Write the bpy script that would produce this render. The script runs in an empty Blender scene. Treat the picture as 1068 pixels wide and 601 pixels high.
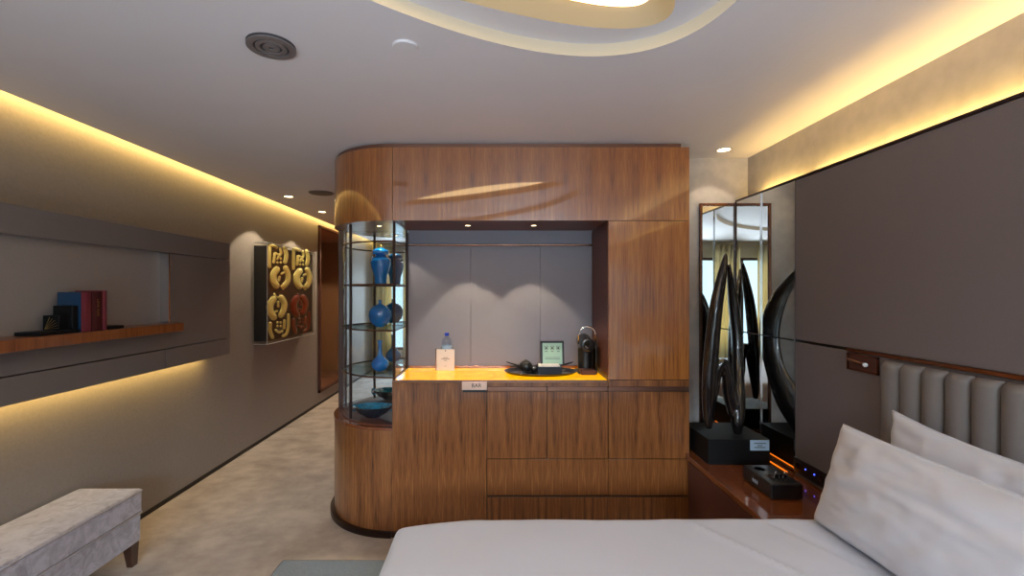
import bpy, bmesh, math, random
from mathutils import Vector, Matrix
random.seed(7)
PI = math.pi
D = bpy.data
COL = bpy.context.scene.collection
sc = bpy.context.scene

# ------------------------------------------------------------------ camera, world, light, exposure
CAMZ = 1.56
cam = D.objects.new('camera', D.cameras.new('camera'))
COL.objects.link(cam)
cam.location = (0, 0, CAMZ)
cam.rotation_euler = (PI / 2, 0, 0)
cam.data.sensor_width = 36
cam.data.lens = 480 / 1068 * 36
cam.data.shift_x = 17 / 1068
cam.data.shift_y = 3.5 / 1068
cam.data.clip_start = 0.05
sc.camera = cam
sc.view_settings.view_transform = 'Standard'
sc.view_settings.look = 'None'
sc.view_settings.gamma = 1
sc.view_settings.use_curve_mapping = False
sc.view_settings.exposure = -0.05

world = D.worlds.new('sky'); sc.world = world; world.use_nodes = True
wn = world.node_tree.nodes; wl = world.node_tree.links
wn.clear()
wo = wn.new('ShaderNodeOutputWorld'); wb = wn.new('ShaderNodeBackground')
wt = wn.new('ShaderNodeTexCoord'); wsx = wn.new('ShaderNodeSeparateXYZ'); wr = wn.new('ShaderNodeValToRGB')
wl.new(wt.outputs['Generated'], wsx.inputs[0]); wl.new(wsx.outputs['Z'], wr.inputs[0])
wr.color_ramp.elements[0].position = 0.0; wr.color_ramp.elements[0].color = (0.60, 0.84, 1, 1)
wr.color_ramp.elements[1].position = 0.6; wr.color_ramp.elements[1].color = (0.42, 0.66, 1, 1)
wl.new(wr.outputs[0], wb.inputs['Color']); wb.inputs['Strength'].default_value = 2.6
wl.new(wb.outputs[0], wo.inputs['Surface'])

def area(name, loc, rot, sx, sy, power, color, parent=None, spread=PI):
    l = D.lights.new(name, 'AREA'); l.shape = 'RECTANGLE'; l.size = sx; l.size_y = sy
    l.energy = power; l.color = color; l.spread = spread
    o = D.objects.new(name, l); COL.objects.link(o)
    if parent is not None:
        o.parent = parent; loc = Vector(loc) - parent.location
    o.location = loc; o.rotation_euler = rot
    return o
# daylight entering by the tall windows of the rear wall (behind the camera)
WIN = [(-2.15, -0.45), (-0.25, 1.55)]
for k, (x0, x1) in enumerate(WIN):
    po = area('window_portal', ((x0 + x1) / 2, -2.36, 1.30), (PI / 2, 0, 0), x1 - x0, 1.75, 1, (1, 1, 1))
    po.data.cycles.is_portal = True
# the bright upper sky outside, shining down through the windows
area('outdoor_lamp', (-0.3, -7.0, 4.0), (math.radians(68), 0, 0), 8.0, 2.8, 3900, (0.74, 0.87, 1.0))
# added unseen lamp outside, below the windows, aimed up to brighten the ceiling
area('outdoor_lamp', (-0.3, -5.6, -1.6), (math.radians(122), 0, 0), 7.0, 3.0, 2900, (0.80, 0.90, 1.0))
WARM = (1.0, 0.66, 0.20)
WARM2 = (1.0, 0.82, 0.56)
# left ceiling cove, under-shelf strip and head-wall cove (their LEDs sit out of sight behind the edges)
area('cove_light', (-2.345, 3.0, 2.575), (0, math.radians(55), 0), 0.03, 11.0, 36, WARM, spread=math.radians(150))
area('cove_light', (-2.36, 2.3, 1.030), (0, math.radians(30), 0), 0.04, 3.0, 6.0, WARM, spread=math.radians(160))
for y0, y1 in ((-0.6, 1.18), (1.24, 2.58), (2.68, 3.10)):
    area('cove_light', (1.768, (y0 + y1) / 2, 2.175), (PI, math.radians(38), 0), 0.04, y1 - y0, 6.5 * (y1 - y0), WARM)

# ------------------------------------------------------------------ materials
def mat(name):
    m = D.materials.new(name); m.use_nodes = True
    return m, m.node_tree.nodes, m.node_tree.links, m.node_tree.nodes['Principled BSDF']
def s2l(c):
    return tuple(((v / 255) / 12.92 if v / 255 <= 0.04045 else ((v / 255 + 0.055) / 1.055) ** 2.4) for v in c) + (1,)
def plain(name, c, rough=0.5, metal=0, coat=0, spec=0.5, noise=0.0, nscale=20, bump=0.0, sheen=0, stretch=(1, 1, 1), coatr=0.05):
    m, n, l, b = mat(name)
    c = s2l(c)
    b.inputs['Roughness'].default_value = rough; b.inputs['Metallic'].default_value = metal
    b.inputs['Coat Weight'].default_value = coat; b.inputs['Coat Roughness'].default_value = coatr
    b.inputs['Specular IOR Level'].default_value = spec
    b.inputs['Sheen Weight'].default_value = sheen
    tc = n.new('ShaderNodeTexCoord'); mp = n.new('ShaderNodeMapping'); nz = n.new('ShaderNodeTexNoise')
    mp.inputs['Scale'].default_value = stretch
    l.new(tc.outputs['Object'], mp.inputs[0]); l.new(mp.outputs[0], nz.inputs['Vector'])
    nz.inputs['Scale'].default_value = nscale; nz.inputs['Detail'].default_value = 4
    rp = n.new('ShaderNodeValToRGB'); l.new(nz.outputs['Fac'], rp.inputs[0])
    k = noise
    rp.color_ramp.elements[0].position = 0.3; rp.color_ramp.elements[1].position = 0.7
    rp.color_ramp.elements[0].color = tuple(v * (1 - k) for v in c[:3]) + (1,)
    rp.color_ramp.elements[1].color = tuple(min(1, v * (1 + k)) for v in c[:3]) + (1,)
    l.new(rp.outputs[0], b.inputs['Base Color'])
    if bump:
        bp = n.new('ShaderNodeBump'); bp.inputs['Strength'].default_value = bump; bp.inputs['Distance'].default_value = 0.01
        l.new(nz.outputs['Fac'], bp.inputs['Height']); l.new(bp.outputs[0], b.inputs['Normal'])
    return m
def wood(name, dark, mid, light, axis='z', coat=0.7, rough=0.32, seed=0.0, fs=1.0, leaf=.1485):
    m, n, l, b = mat(name)
    tc = n.new('ShaderNodeTexCoord'); mp = n.new('ShaderNodeMapping')
    a, k = 1.0, 0.04
    mp.inputs['Scale'].default_value = {'z': (a, a, k), 'y': (a, k, a), 'x': (k, a, a)}[axis]
    mp.inputs['Location'].default_value = (seed, seed * 0.7, 0)
    if axis == 'z':
        sx = n.new('ShaderNodeSeparateXYZ'); cx_ = n.new('ShaderNodeCombineXYZ'); pp = n.new('ShaderNodeMath'); pp.operation = 'PINGPONG'
        pp.inputs[1].default_value = leaf
        l.new(tc.outputs['Object'], sx.inputs[0]); l.new(sx.outputs['X'], pp.inputs[0]); l.new(pp.outputs[0], cx_.inputs['X'])
        l.new(sx.outputs['Y'], cx_.inputs['Y']); l.new(sx.outputs['Z'], cx_.inputs['Z']); l.new(cx_.outputs[0], mp.inputs[0])
    else:
        l.new(tc.outputs['Object'], mp.inputs[0])
    n1 = n.new('ShaderNodeTexNoise'); n1.inputs['Scale'].default_value = 17 * fs; n1.inputs['Detail'].default_value = 3; n1.inputs['Distortion'].default_value = 0.4
    n2 = n.new('ShaderNodeTexNoise'); n2.inputs['Scale'].default_value = 75 * fs; n2.inputs['Detail'].default_value = 5; n2.inputs['Roughness'].default_value = 0.65
    n3 = n.new('ShaderNodeTexNoise'); n3.inputs['Scale'].default_value = 260 * fs; n3.inputs['Detail'].default_value = 2
    for q in (n1, n2, n3): l.new(mp.outputs[0], q.inputs['Vector'])
    m1 = n.new('ShaderNodeMix'); m1.data_type = 'FLOAT'; m1.inputs[0].default_value = 0.62
    l.new(n1.outputs['Fac'], m1.inputs[2]); l.new(n2.outputs['Fac'], m1.inputs[3])
    m2 = n.new('ShaderNodeMix'); m2.data_type = 'FLOAT'; m2.inputs[0].default_value = 0.30
    l.new(m1.outputs[0], m2.inputs[2]); l.new(n3.outputs['Fac'], m2.inputs[3])
    rp = n.new('ShaderNodeValToRGB'); l.new(m2.outputs[0], rp.inputs[0])
    e = rp.color_ramp.elements
    e[0].position = 0.36; e[0].color = s2l(dark); e[1].position = 0.64; e[1].color = s2l(light)
    x = e.new(0.45); x.color = s2l(mid)
    x = e.new(0.55); x.color = s2l(tuple((p + q) / 2 for p, q in zip(mid, light)))
    l.new(rp.outputs[0], b.inputs['Base Color'])
    b.inputs['Roughness'].default_value = rough
    b.inputs['Coat Weight'].default_value = coat; b.inputs['Coat Roughness'].default_value = 0.03; b.inputs['Coat IOR'].default_value = 1.5 + .25 * (coat > .7)
    return m
def emis(name, c, s):
    m, n, l, b = mat(name)
    b.inputs['Base Color'].default_value = s2l(c); b.inputs['Emission Color'].default_value = s2l(c)
    b.inputs['Emission Strength'].default_value = s
    return m
def glass(name, tint=(0.96, 0.98, 0.99), refl=1.0, ior=1.5):
    m, n, l, b = mat(name); n.remove(b)
    out = n['Material Output']
    t = n.new('ShaderNodeBsdfTransparent'); t.inputs[0].default_value = tint + (1,)
    g = n.new('ShaderNodeBsdfGlossy'); g.inputs['Roughness'].default_value = 0.01
    f = n.new('ShaderNodeFresnel'); f.inputs['IOR'].default_value = ior
    ge = n.new('ShaderNodeNewGeometry'); iv = n.new('ShaderNodeMath'); iv.operation = 'SUBTRACT'; iv.inputs[0].default_value = 1
    l.new(ge.outputs['Backfacing'], iv.inputs[1])
    mu = n.new('ShaderNodeMath'); mu.operation = 'MULTIPLY'; l.new(f.outputs[0], mu.inputs[0]); l.new(iv.outputs[0], mu.inputs[1])
    mx = n.new('ShaderNodeMixShader'); l.new(mu.outputs[0], mx.inputs[0]); l.new(t.outputs[0], mx.inputs[1]); l.new(g.outputs[0], mx.inputs[2])
    l.new(mx.outputs[0], out.inputs['Surface'])
    return m

M_ceil = plain('ceiling_paint', (208, 202, 204), 0.55, noise=0.01, nscale=3)
M_wall = plain('taupe_wallcovering', (142, 135, 131), 0.55, noise=0.05, nscale=60, bump=0.12)
M_plaster = plain('textured_plaster', (172, 165, 160), 0.5, noise=0.09, nscale=14, bump=0.1)
M_rear = plain('beige_wall', (176, 166, 140), 0.6)
M_carpet = plain('carpet', (190, 176, 158), 0.95, noise=0.10, nscale=5, bump=0.0)
M_grey = plain('grey_leather', (109, 101, 102), 0.5, noise=0.02, nscale=90, bump=0.05)
M_unit = plain('grey_lacquer', (118, 111, 109), 0.42, noise=0.01)
M_niche = plain('niche_fabric', (150, 142, 138), 0.6, noise=0.02, nscale=80)
M_panel = plain('lilac_grey_panel', (132, 132, 146), 0.5, noise=0.01)
M_head = plain('headboard_leather', (107, 101, 99), 0.42, noise=0.02, nscale=60, bump=0.03)
M_wood = wood('walnut_veneer', (62, 29, 10), (114, 66, 31), (160, 106, 58), coat=0.65)
M_woodx = wood('walnut_fascia', (78, 34, 8), (134, 72, 22), (176, 108, 44), coat=1.0, seed=3.1)
M_woodt = wood('walnut_tall', (92, 46, 12), (148, 86, 30), (192, 128, 60), coat=0.8, seed=5.4, fs=0.55)
M_shelfw = wood('walnut_shelf', (80, 40, 18), (128, 72, 36), (158, 98, 54), 'z', coat=0.3, seed=1.4)
M_night = wood('rosewood_top', (84, 38, 14), (112, 56, 24), (136, 76, 36), 'y', coat=0.9, rough=0.25, seed=2.2)
M_darkw = wood('dark_walnut', (36, 20, 14), (58, 34, 24), (80, 48, 34), coat=0.7)
M_dark2 = plain('dark_brown_lacquer', (88, 54, 46), 0.45, coat=0.1, spec=0.25)
M_bronze = plain('bronze_trim', (112, 76, 60), 0.22, metal=0.9)
M_dbronze = plain('dark_bronze', (58, 42, 38), 0.3, metal=0.7)
M_cap = plain('brushed_copper', (150, 112, 96), 0.25, metal=0.9)
M_rose = plain('rose_gold', (226, 190, 170), 0.3, metal=0.55)
M_chrome = plain('chrome', (220, 222, 226), 0.12, metal=1)
M_gold = plain('brass_line', (196, 160, 96), 0.3, metal=0.9)
M_black = plain('black_plastic', (16, 16, 18), 0.35, coat=0.3)
M_blackm = plain('black_matt', (9, 9, 11), 0.6, spec=0.25)
M_blkgloss = plain('black_gloss', (8, 8, 10), 0.08, coat=1.0)
M_base = plain('skirting_black', (16, 12, 12), 0.5)
M_white = plain('white_plastic', (170, 170, 174), 0.4)
M_paper = plain('white_card', (226, 220, 216), 0.6)
M_ink = plain('ink', (26, 22, 30), 0.7)
M_blueink = plain('blue_card', (170, 200, 226), 0.5)
M_mirror = plain('mirror_glass', (226, 228, 226), 0.0, metal=1)
M_mirror.node_tree.nodes['Principled BSDF'].inputs['Roughness'].default_value = 0.005
M_tint = plain('bronze_mirror', (178, 122, 90), 0.02, metal=1)
M_glass = glass('clear_glass')
M_shelfglass = glass('shelf_glass', (0.86, 0.93, 0.92))
M_window = glass('window_pane', (0.97, 0.99, 1.0))
M_bottle = glass('bottle_plastic', (0.88, 0.92, 0.96), ior=1.6)
M_acryl = glass('acrylic_case', (0.98, 0.98, 0.97))
M_blue = plain('turquoise_glaze', (0, 98, 172), 0.12, coat=0.8, noise=0.25, nscale=9)
M_teal = plain('teal_glaze_inside', (10, 100, 130), 0.15, coat=1.0, noise=0.6, nscale=30)
M_navy = plain('dark_glaze', (14, 26, 40), 0.2, coat=0.8)
M_sheet = plain('white_cotton', (180, 179, 187), 0.8, noise=0.015, nscale=4, sheen=0.3)
M_pillow = plain('pillow_cotton', (190, 189, 196), 0.8, noise=0.01, nscale=4, sheen=0.3)
M_stone = plain('polished_black_stone', (26, 22, 22), 0.16, coat=0.8, noise=0.3, nscale=12)
M_bluebook = plain('blue_cover', (20, 58, 92), 0.5, noise=0.04)
M_rosebook = plain('rose_cloth', (112, 38, 52), 0.6)
M_redbook = plain('dark_red_cloth', (66, 14, 20), 0.5)
M_pages = plain('paper_block', (200, 190, 172), 0.8)
M_goldp = plain('gold_relief', (232, 220, 138), 0.28, metal=0.25, coat=0.5)
M_redp = plain('red_relief', (112, 20, 10), 0.3, coat=0.6)
M_canvas = plain('black_canvas', (12, 9, 9), 0.5)
M_teabox = plain('navy_box', (16, 20, 34), 0.5)
M_mint = plain('mint_paper', (176, 214, 194), 0.6)
M_curtain = plain('sheer_curtain', (200, 186, 146), 0.9, noise=0.05, nscale=30)
_n = M_curtain.node_tree.nodes; _l = M_curtain.node_tree.links
_t = _n.new('ShaderNodeBsdfTranslucent'); _t.inputs[0].default_value = (0.75, 0.62, 0.34, 1); _m = _n.new('ShaderNodeMixShader'); _m.inputs[0].default_value = 0.3
_l.new(_n['Principled BSDF'].outputs[0], _m.inputs[1]); _l.new(_t.outputs[0], _m.inputs[2]); _l.new(_m.outputs[0], _n['Material Output'].inputs['Surface'])
M_bluecap = plain('blue_cap', (20, 60, 190), 0.4)
M_bench = plain('grey_teal_fabric', (122, 130, 134), 0.85, noise=0.08, nscale=120, bump=0.2)
M_ledon = emis('led_blue', (60, 80, 255), 5)
M_lens = emis('lamp_lens', (255, 226, 178), 9)
M_glow = emis('rim_painted_glow', (255, 236, 206), 0.36); M_glow.node_tree.nodes['Principled BSDF'].inputs['Base Color'].default_value = s2l((120, 116, 104))  # cream lamplight on the rim, put in as weak emission over a darker base
M_glow2 = emis('slope_painted_glow', (255, 214, 150), 0.26); M_glow2.node_tree.nodes['Principled BSDF'].inputs['Base Color'].default_value = s2l((120, 112, 96))  # warm light on the slope is part of its material; nothing shines behind
M_lensw = emis('cove_lens', (255, 212, 148), 6.5)
M_bead = plain('white_bead', (230, 240, 250), 0.2, coat=1)
M_tower1 = plain('tower_cladding', (150, 176, 196), 0.5)

def velvet():
    m, n, l, b = mat('crushed_velvet')
    tc = n.new('ShaderNodeTexCoord'); nz = n.new('ShaderNodeTexNoise'); nz.inputs['Scale'].default_value = 14
    nz.inputs['Detail'].default_value = 8; nz.inputs['Roughness'].default_value = 0.7; nz.inputs['Distortion'].default_value = 1.2
    l.new(tc.outputs['Object'], nz.inputs['Vector'])
    rp = n.new('ShaderNodeValToRGB'); l.new(nz.outputs['Fac'], rp.inputs[0])
    e = rp.color_ramp.elements
    e[0].position = 0.32; e[0].color = s2l((132, 125, 134)); e[1].position = 0.6; e[1].color = s2l((178, 174, 186))
    l.new(rp.outputs[0], b.inputs['Base Color']); b.inputs['Roughness'].default_value = 0.55
    b.inputs['Sheen Weight'].default_value = 0.6
    bp = n.new('ShaderNodeBump'); bp.inputs['Strength'].default_value = 0.35; bp.inputs['Distance'].default_value = 0.01
    l.new(nz.outputs['Fac'], bp.inputs['Height']); l.new(bp.outputs[0], b.inputs['Normal'])
    return m
M_velvet = velvet(); M_piping = plain('pale_piping', (196, 198, 212), 0.5)
def carpet_tune():
    m = M_carpet; n = m.node_tree.nodes; l = m.node_tree.links; b = n['Principled BSDF']
    tc = n.new('ShaderNodeTexCoord')
    big = n.new('ShaderNodeTexNoise'); big.inputs['Scale'].default_value = 4.2; big.inputs['Detail'].default_value = 7
    big.inputs['Roughness'].default_value = 0.62; big.inputs['Distortion'].default_value = 0.0
    mp = n.new('ShaderNodeMapping'); mp.inputs['Scale'].default_value = (1.0, 1.2, 1)
    l.new(tc.outputs['Object'], mp.inputs[0]); l.new(mp.outputs[0], big.inputs['Vector'])
    rp = n.new('ShaderNodeValToRGB'); l.new(big.outputs['Fac'], rp.inputs[0])
    e = rp.color_ramp.elements
    e[0].position = 0.3; e[0].color = s2l((150, 139, 131)); e[1].position = 0.66; e[1].color = s2l((186, 174, 165))
    l.new(rp.outputs[0], b.inputs['Base Color'])
    fine = n.new('ShaderNodeTexNoise'); fine.inputs['Scale'].default_value = 260
    l.new(tc.outputs['Object'], fine.inputs['Vector'])
    bp = n.new('ShaderNodeBump'); bp.inputs['Strength'].default_value = 0.3; bp.inputs['Distance'].default_value = 0.004
    l.new(fine.outputs['Fac'], bp.inputs['Height']); l.new(bp.outputs[0], b.inputs['Normal'])
carpet_tune()
def onyx():
    m, n, l, b = mat('backlit_onyx')
    tc = n.new('ShaderNodeTexCoord'); nz = n.new('ShaderNodeTexNoise'); nz.inputs['Scale'].default_value = 5
    nz.inputs['Detail'].default_value = 6; nz.inputs['Distortion'].default_value = 2
    l.new(tc.outputs['Object'], nz.inputs['Vector'])
    rp = n.new('ShaderNodeValToRGB'); l.new(nz.outputs['Fac'], rp.inputs[0])
    e = rp.color_ramp.elements
    e[0].position = 0.35; e[0].color = s2l((250, 165, 2)); e[1].position = 0.62; e[1].color = s2l((255, 190, 4))
    b.inputs['Base Color'].default_value = s2l((190, 110, 10)); l.new(rp.outputs[0], b.inputs['Emission Color'])
    b.inputs['Emission Strength'].default_value = 1.0
    b.inputs['Roughness'].default_value = 0.12; b.inputs['Coat Weight'].default_value = 0.15; b.inputs['Specular IOR Level'].default_value = 0.3
    return m
M_onyx = onyx()

# ------------------------------------------------------------------ mesh helpers
class MB:
    """collects geometry in world coordinates, builds ONE mesh object"""
    def __init__(s): s.bm = bmesh.new()
    def face(s, pts):
        vs = [s.bm.verts.new(p) for p in pts]
        return s.bm.faces.new(vs)
    def box(s, x0, x1, y0, y1, z0, z1, rz=0, c=None):
        vs = [s.bm.verts.new((x, y, z)) for z in (z0, z1) for y in (y0, y1) for x in (x0, x1)]
        for f in ((0, 2, 3, 1), (4, 5, 7, 6), (0, 1, 5, 4), (2, 6, 7, 3), (0, 4, 6, 2), (1, 3, 7, 5)):
            s.bm.faces.new([vs[i] for i in f])
        if rz:
            c = c or ((x0 + x1) / 2, (y0 + y1) / 2, 0)
            bmesh.ops.rotate(s.bm, verts=vs, cent=c, matrix=Matrix.Rotation(rz, 3, 'Z'))
        return vs
    def prism(s, pts, z0, z1):
        a = [s.bm.verts.new((x, y, z0)) for x, y in pts]; b = [s.bm.verts.new((x, y, z1)) for x, y in pts]
        n = len(pts)
        s.bm.faces.new(a[::-1]); s.bm.faces.new(b)
        for i in range(n): s.bm.faces.new((a[i], a[(i + 1) % n], b[(i + 1) % n], b[i]))
    def lathe(s, prof, c, seg=40, sy=1.0, axis='z', cap=True):
        """prof = [(radius, height)], c = base centre; axis z or y"""
        rings = []
        for r, h in prof:
            ring = []
            for i in range(seg):
                a = 2 * PI * i / seg
                u, v = r * math.cos(a), r * math.sin(a) * sy
                p = (c[0] + u, c[1] + v, c[2] + h) if axis == 'z' else ((c[0] + u, c[1] + h, c[2] + v) if axis == 'y' else (c[0] + h, c[1] + u, c[2] + v))
                ring.append(s.bm.verts.new(p))
            rings.append(ring)
        for a, b in zip(rings, rings[1:]):
            for i in range(seg): s.bm.faces.new((a[i], a[(i + 1) % seg], b[(i + 1) % seg], b[i]))
        if cap:
            s.bm.faces.new(rings[0][::-1]); s.bm.faces.new(rings[-1])
    def tube(s, pts, r, seg=10, sq=(1, 1), ref=None, closed=False):
        pts = [Vector(p) for p in pts]; n = len(pts)
        rs = r if isinstance(r, (list, tuple)) else [r] * n
        rings = []
        ref = Vector(ref) if ref else None
        for i, p in enumerate(pts):
            if closed: t = (pts[(i + 1) % n] - pts[i - 1]).normalized()
            else: t = (pts[min(n - 1, i + 1)] - pts[max(0, i - 1)]).normalized()
            up = ref or Vector((0, 0, 1))
            if abs(t.dot(up)) > 0.97: up = Vector((1, 0, 0)) if abs(t.x) < .9 else Vector((0, 1, 0))
            u = t.cross(up).normalized(); v = t.cross(u).normalized()
            rr = rs[i]
            rings.append([s.bm.verts.new(p + u * (rr * sq[0] * math.cos(2 * PI * k / seg)) + v * (rr * sq[1] * math.sin(2 * PI * k / seg))) for k in range(seg)])
        prs = list(zip(rings, rings[1:])) + ([(rings[-1], rings[0])] if closed else [])
        for a, b in prs:
            for i in range(seg): s.bm.faces.new((a[i], a[(i + 1) % seg], b[(i + 1) % seg], b[i]))
        if not closed:
            s.bm.faces.new(rings[0][::-1]); s.bm.faces.new(rings[-1])
    def ell(s, c, rx, ry, rz, seg=24):
        r = bmesh.ops.create_uvsphere(s.bm, u_segments=seg, v_segments=seg // 2, radius=1)
        for v in r['verts']: v.co = Vector((v.co.x * rx + c[0], v.co.y * ry + c[1], v.co.z * rz + c[2]))
    def build(s, name, m, parent=None, bevel=0, smooth=False, seg=2, origin=None):
        bmesh.ops.recalc_face_normals(s.bm, faces=s.bm.faces[:])
        vs = s.bm.verts
        if parent is not None:
            o0 = Vector(parent['_o']) if '_o' in parent else parent.location.copy()
            off = o0
        else:
            xs = [v.co.x for v in vs]; ys = [v.co.y for v in vs]; zs = [v.co.z for v in vs]
            off = Vector(origin) if origin else Vector(((min(xs) + max(xs)) / 2, (min(ys) + max(ys)) / 2, min(zs)))
        for v in vs: v.co -= off
        me = D.meshes.new(name); s.bm.to_mesh(me); s.bm.free()
        me.materials.append(m)
        o = D.objects.new(name, me); COL.objects.link(o)
        if parent is None: o.location = off
        else:
            o.parent = parent
        o['_o'] = tuple(off)
        if smooth:
            for p in me.polygons: p.use_smooth = True
            if smooth != 'all':
                me.set_sharp_from_angle(angle=math.radians(35))
        if bevel:
            b = o.modifiers.new('bevel', 'BEVEL'); b.width = bevel; b.segments = seg; b.limit_method = 'ANGLE'; b.angle_limit = math.radians(40)
            for p in me.polygons: p.use_smooth = True
            if smooth != 'all': me.set_sharp_from_angle(angle=math.radians(30))
        return o
def tag(o, label, cat, group=None):
    o['label'] = label; o['category'] = cat
    if group: o['group'] = group
    return o
def struct(o):
    o['kind'] = 'structure'; return o
def thing(name, loc, label, cat, group=None):
    o = D.objects.new(name, None); COL.objects.link(o); o.location = loc; o['_o'] = tuple(loc)
    o.empty_display_size = 0.05
    return tag(o, label, cat, group)
def bx(name, m, d, parent=None, bevel=0.002, **k):
    b = MB(); b.box(*d); return b.build(name, m, parent, bevel=bevel, **k)
def text(s, size, m, parent, mtx, name='lettering', depth=0.0006, spacing=1.0):
    c = D.curves.new('t', 'FONT'); c.body = s; c.size = size; c.extrude = depth; c.align_x = 'CENTER'; c.align_y = 'CENTER'; c.space_character = spacing
    t = D.objects.new('t', c); COL.objects.link(t)
    bpy.context.view_layer.update()
    me = D.meshes.new_from_object(t.evaluated_get(bpy.context.evaluated_depsgraph_get()))
    D.objects.remove(t)
    off = Vector(parent['_o'])
    me.transform(mtx); me.transform(Matrix.Translation(-off))
    me.materials.clear(); me.materials.append(m)
    o = D.objects.new(name, me); COL.objects.link(o); o.parent = parent; o['_o'] = tuple(off)
    return o
def facing(kind, p, roll=0):
    """orientation of lettering: '-y' faces the room, '+x' faces right"""
    R = Matrix.Rotation(PI / 2, 4, 'X')
    if kind == '+x': R = Matrix.Rotation(PI / 2, 4, 'Z') @ R
    return Matrix.Translation(p) @ R @ Matrix.Rotation(roll, 4, 'Z')
def spot(name, loc, power, deg, parent, blend=0.12, color=WARM2, tilt=(0, 0, 0)):
    l = D.lights.new(name, 'SPOT'); l.energy = power; l.spot_size = math.radians(deg); l.spot_blend = blend
    l.color = color; l.shadow_soft_size = 0.02
    o = D.objects.new(name, l); COL.objects.link(o); o.parent = parent
    o.location = Vector(loc) - Vector(parent['_o']); o.rotation_euler = tilt
    return o
def arc(cx, cy, r, a0, a1, n):
    """angle 0 points to -y, grows towards -x"""
    return [(cx - r * math.sin(math.radians(a0 + (a1 - a0) * i / n)), cy - r * math.cos(math.radians(a0 + (a1 - a0) * i / n))) for i in range(n + 1)]

# ------------------------------------------------------------------ room shell
XL, XR, YB, YR, CZ, YE = -2.43, 1.797, 3.28, -2.2, 2.51, 9.0
struct(bx('floor', M_carpet, (XL - .2, XR + .2, YR - .1, YE + .1, -0.1, 0), bevel=0))
struct(bx('wall_left', M_wall, (XL - .12, XL, YR - .1, YE + .1, 0, 2.75), bevel=0))
struct(bx('wall_right', M_plaster, (XR, XR + .12, YR - .1, YB + .1, 0, 2.75), bevel=0))
struct(bx('wall_back', M_plaster, (1.20, XR, YB, YB + .12, 0, 2.75), bevel=0))
struct(bx('wall_end', M_rear, (XL, -1.0, YE, YE + .1, 0, 2.75), bevel=0))
struct(bx('baseboard_left', M_base, (XL, XL + .006, YR, YE, 0, 0.032), bevel=0))
b = MB()   # rear wall with two tall window openings
b.box(XL, WIN[0][0], YR - .12, YR, 0, 2.75); b.box(WIN[0][1], WIN[1][0], YR - .12, YR, 0, 2.75); b.box(WIN[1][1], XR, YR - .12, YR, 0, 2.75)
for x0, x1 in WIN:
    b.box(x0, x1, YR - .12, YR, 0, 0.40); b.box(x0, x1, YR - .12, YR, 2.2, 2.75)
struct(b.build('wall_rear', M_rear))
# wood wall of the corridor, behind the cabinets
struct(bx('wall_corridor', M_woodx, (-1.175, -1.05, 3.62, YE, 0, 2.75), bevel=0))

# oval ceiling recess
OC, OA, OB, OT = (-0.33, 0.575), 1.55, 0.716, 0.888
IC, IA, IB, IT = (-0.309, 1.156), 1.076, 0.29, 0.526
def oval(c, a, b_, t, n=96, inset=0.0):
    out = []
    for i in range(n):
        p = 2 * PI * i / n
        u, v = (a - inset) * math.cos(p), (b_ - inset) * math.sin(p)
        out.append((c[0] + u * math.cos(t) - v * math.sin(t), c[1] + u * math.sin(t) + v * math.cos(t)))
    return out
def sheet(loop_a, za, loop_b, zb, mb=None):
    """strip between two closed loops of equal count"""
    mb = mb or MB()
    A = [mb.bm.verts.new((x, y, za)) for x, y in loop_a]; Bv = [mb.bm.verts.new((x, y, zb)) for x, y in loop_b]
    n = len(A)
    for i in range(n): mb.bm.faces.new((A[i], A[(i + 1) % n], Bv[(i + 1) % n], Bv[i]))
    return mb
outer = oval(OC, OA, OB, OT); inner = oval(IC, IA, IB, IT)
XC = -2.33
b = MB()
rect = [(XC, YR), (XR, YR), (XR, YE), (XC, YE)]
def ring_edges(mb, pts, z):
    vs = [mb.bm.verts.new((x, y, z)) for x, y in pts]
    return [mb.bm.edges.new((vs[i], vs[(i + 1) % len(vs)])) for i in range(len(vs))]
ed = ring_edges(b, rect, CZ) + ring_edges(b, outer, CZ)
bmesh.ops.triangle_fill(b.bm, edges=ed, use_beauty=True)
b.box(XC - .004, XC, YR, YE, CZ, CZ + .035)          # lip of the side cove
b.box(XL - .1, XC + .12, YR, YE, 2.66, 2.70)         # top of the side cove
b.box(XC + .11, XC + .12, YR, YE, CZ + .002, 2.66)
struct(b.build('ceiling', M_ceil))
ocl = thing('oval_cove_light', (OC[0], OC[1], CZ), 'large stepped oval light recess in the pale ceiling', 'ceiling light')
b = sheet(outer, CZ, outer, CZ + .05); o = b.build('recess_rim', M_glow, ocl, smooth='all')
b = MB(); ed = ring_edges(b, outer, CZ + .05) + ring_edges(b, inner, CZ + .05)
bmesh.ops.triangle_fill(b.bm, edges=ed, use_beauty=True); b.build('recess_plane', M_ceil, ocl)
in2 = oval(IC, IA, IB, IT, inset=.075); in3 = oval(IC, IA, IB, IT, inset=.10)
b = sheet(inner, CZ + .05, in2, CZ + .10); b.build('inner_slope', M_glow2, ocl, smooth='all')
b = sheet(in2, CZ + .10, in3, CZ + .10); b.build('lens_surround', M_ceil, ocl)
b = MB(); b.face([(x, y, CZ + .085) for x, y in in3]); sheet(in3, CZ + .085, in3, CZ + .11, b); b.build('centre_lens', M_lensw, ocl)

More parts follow.
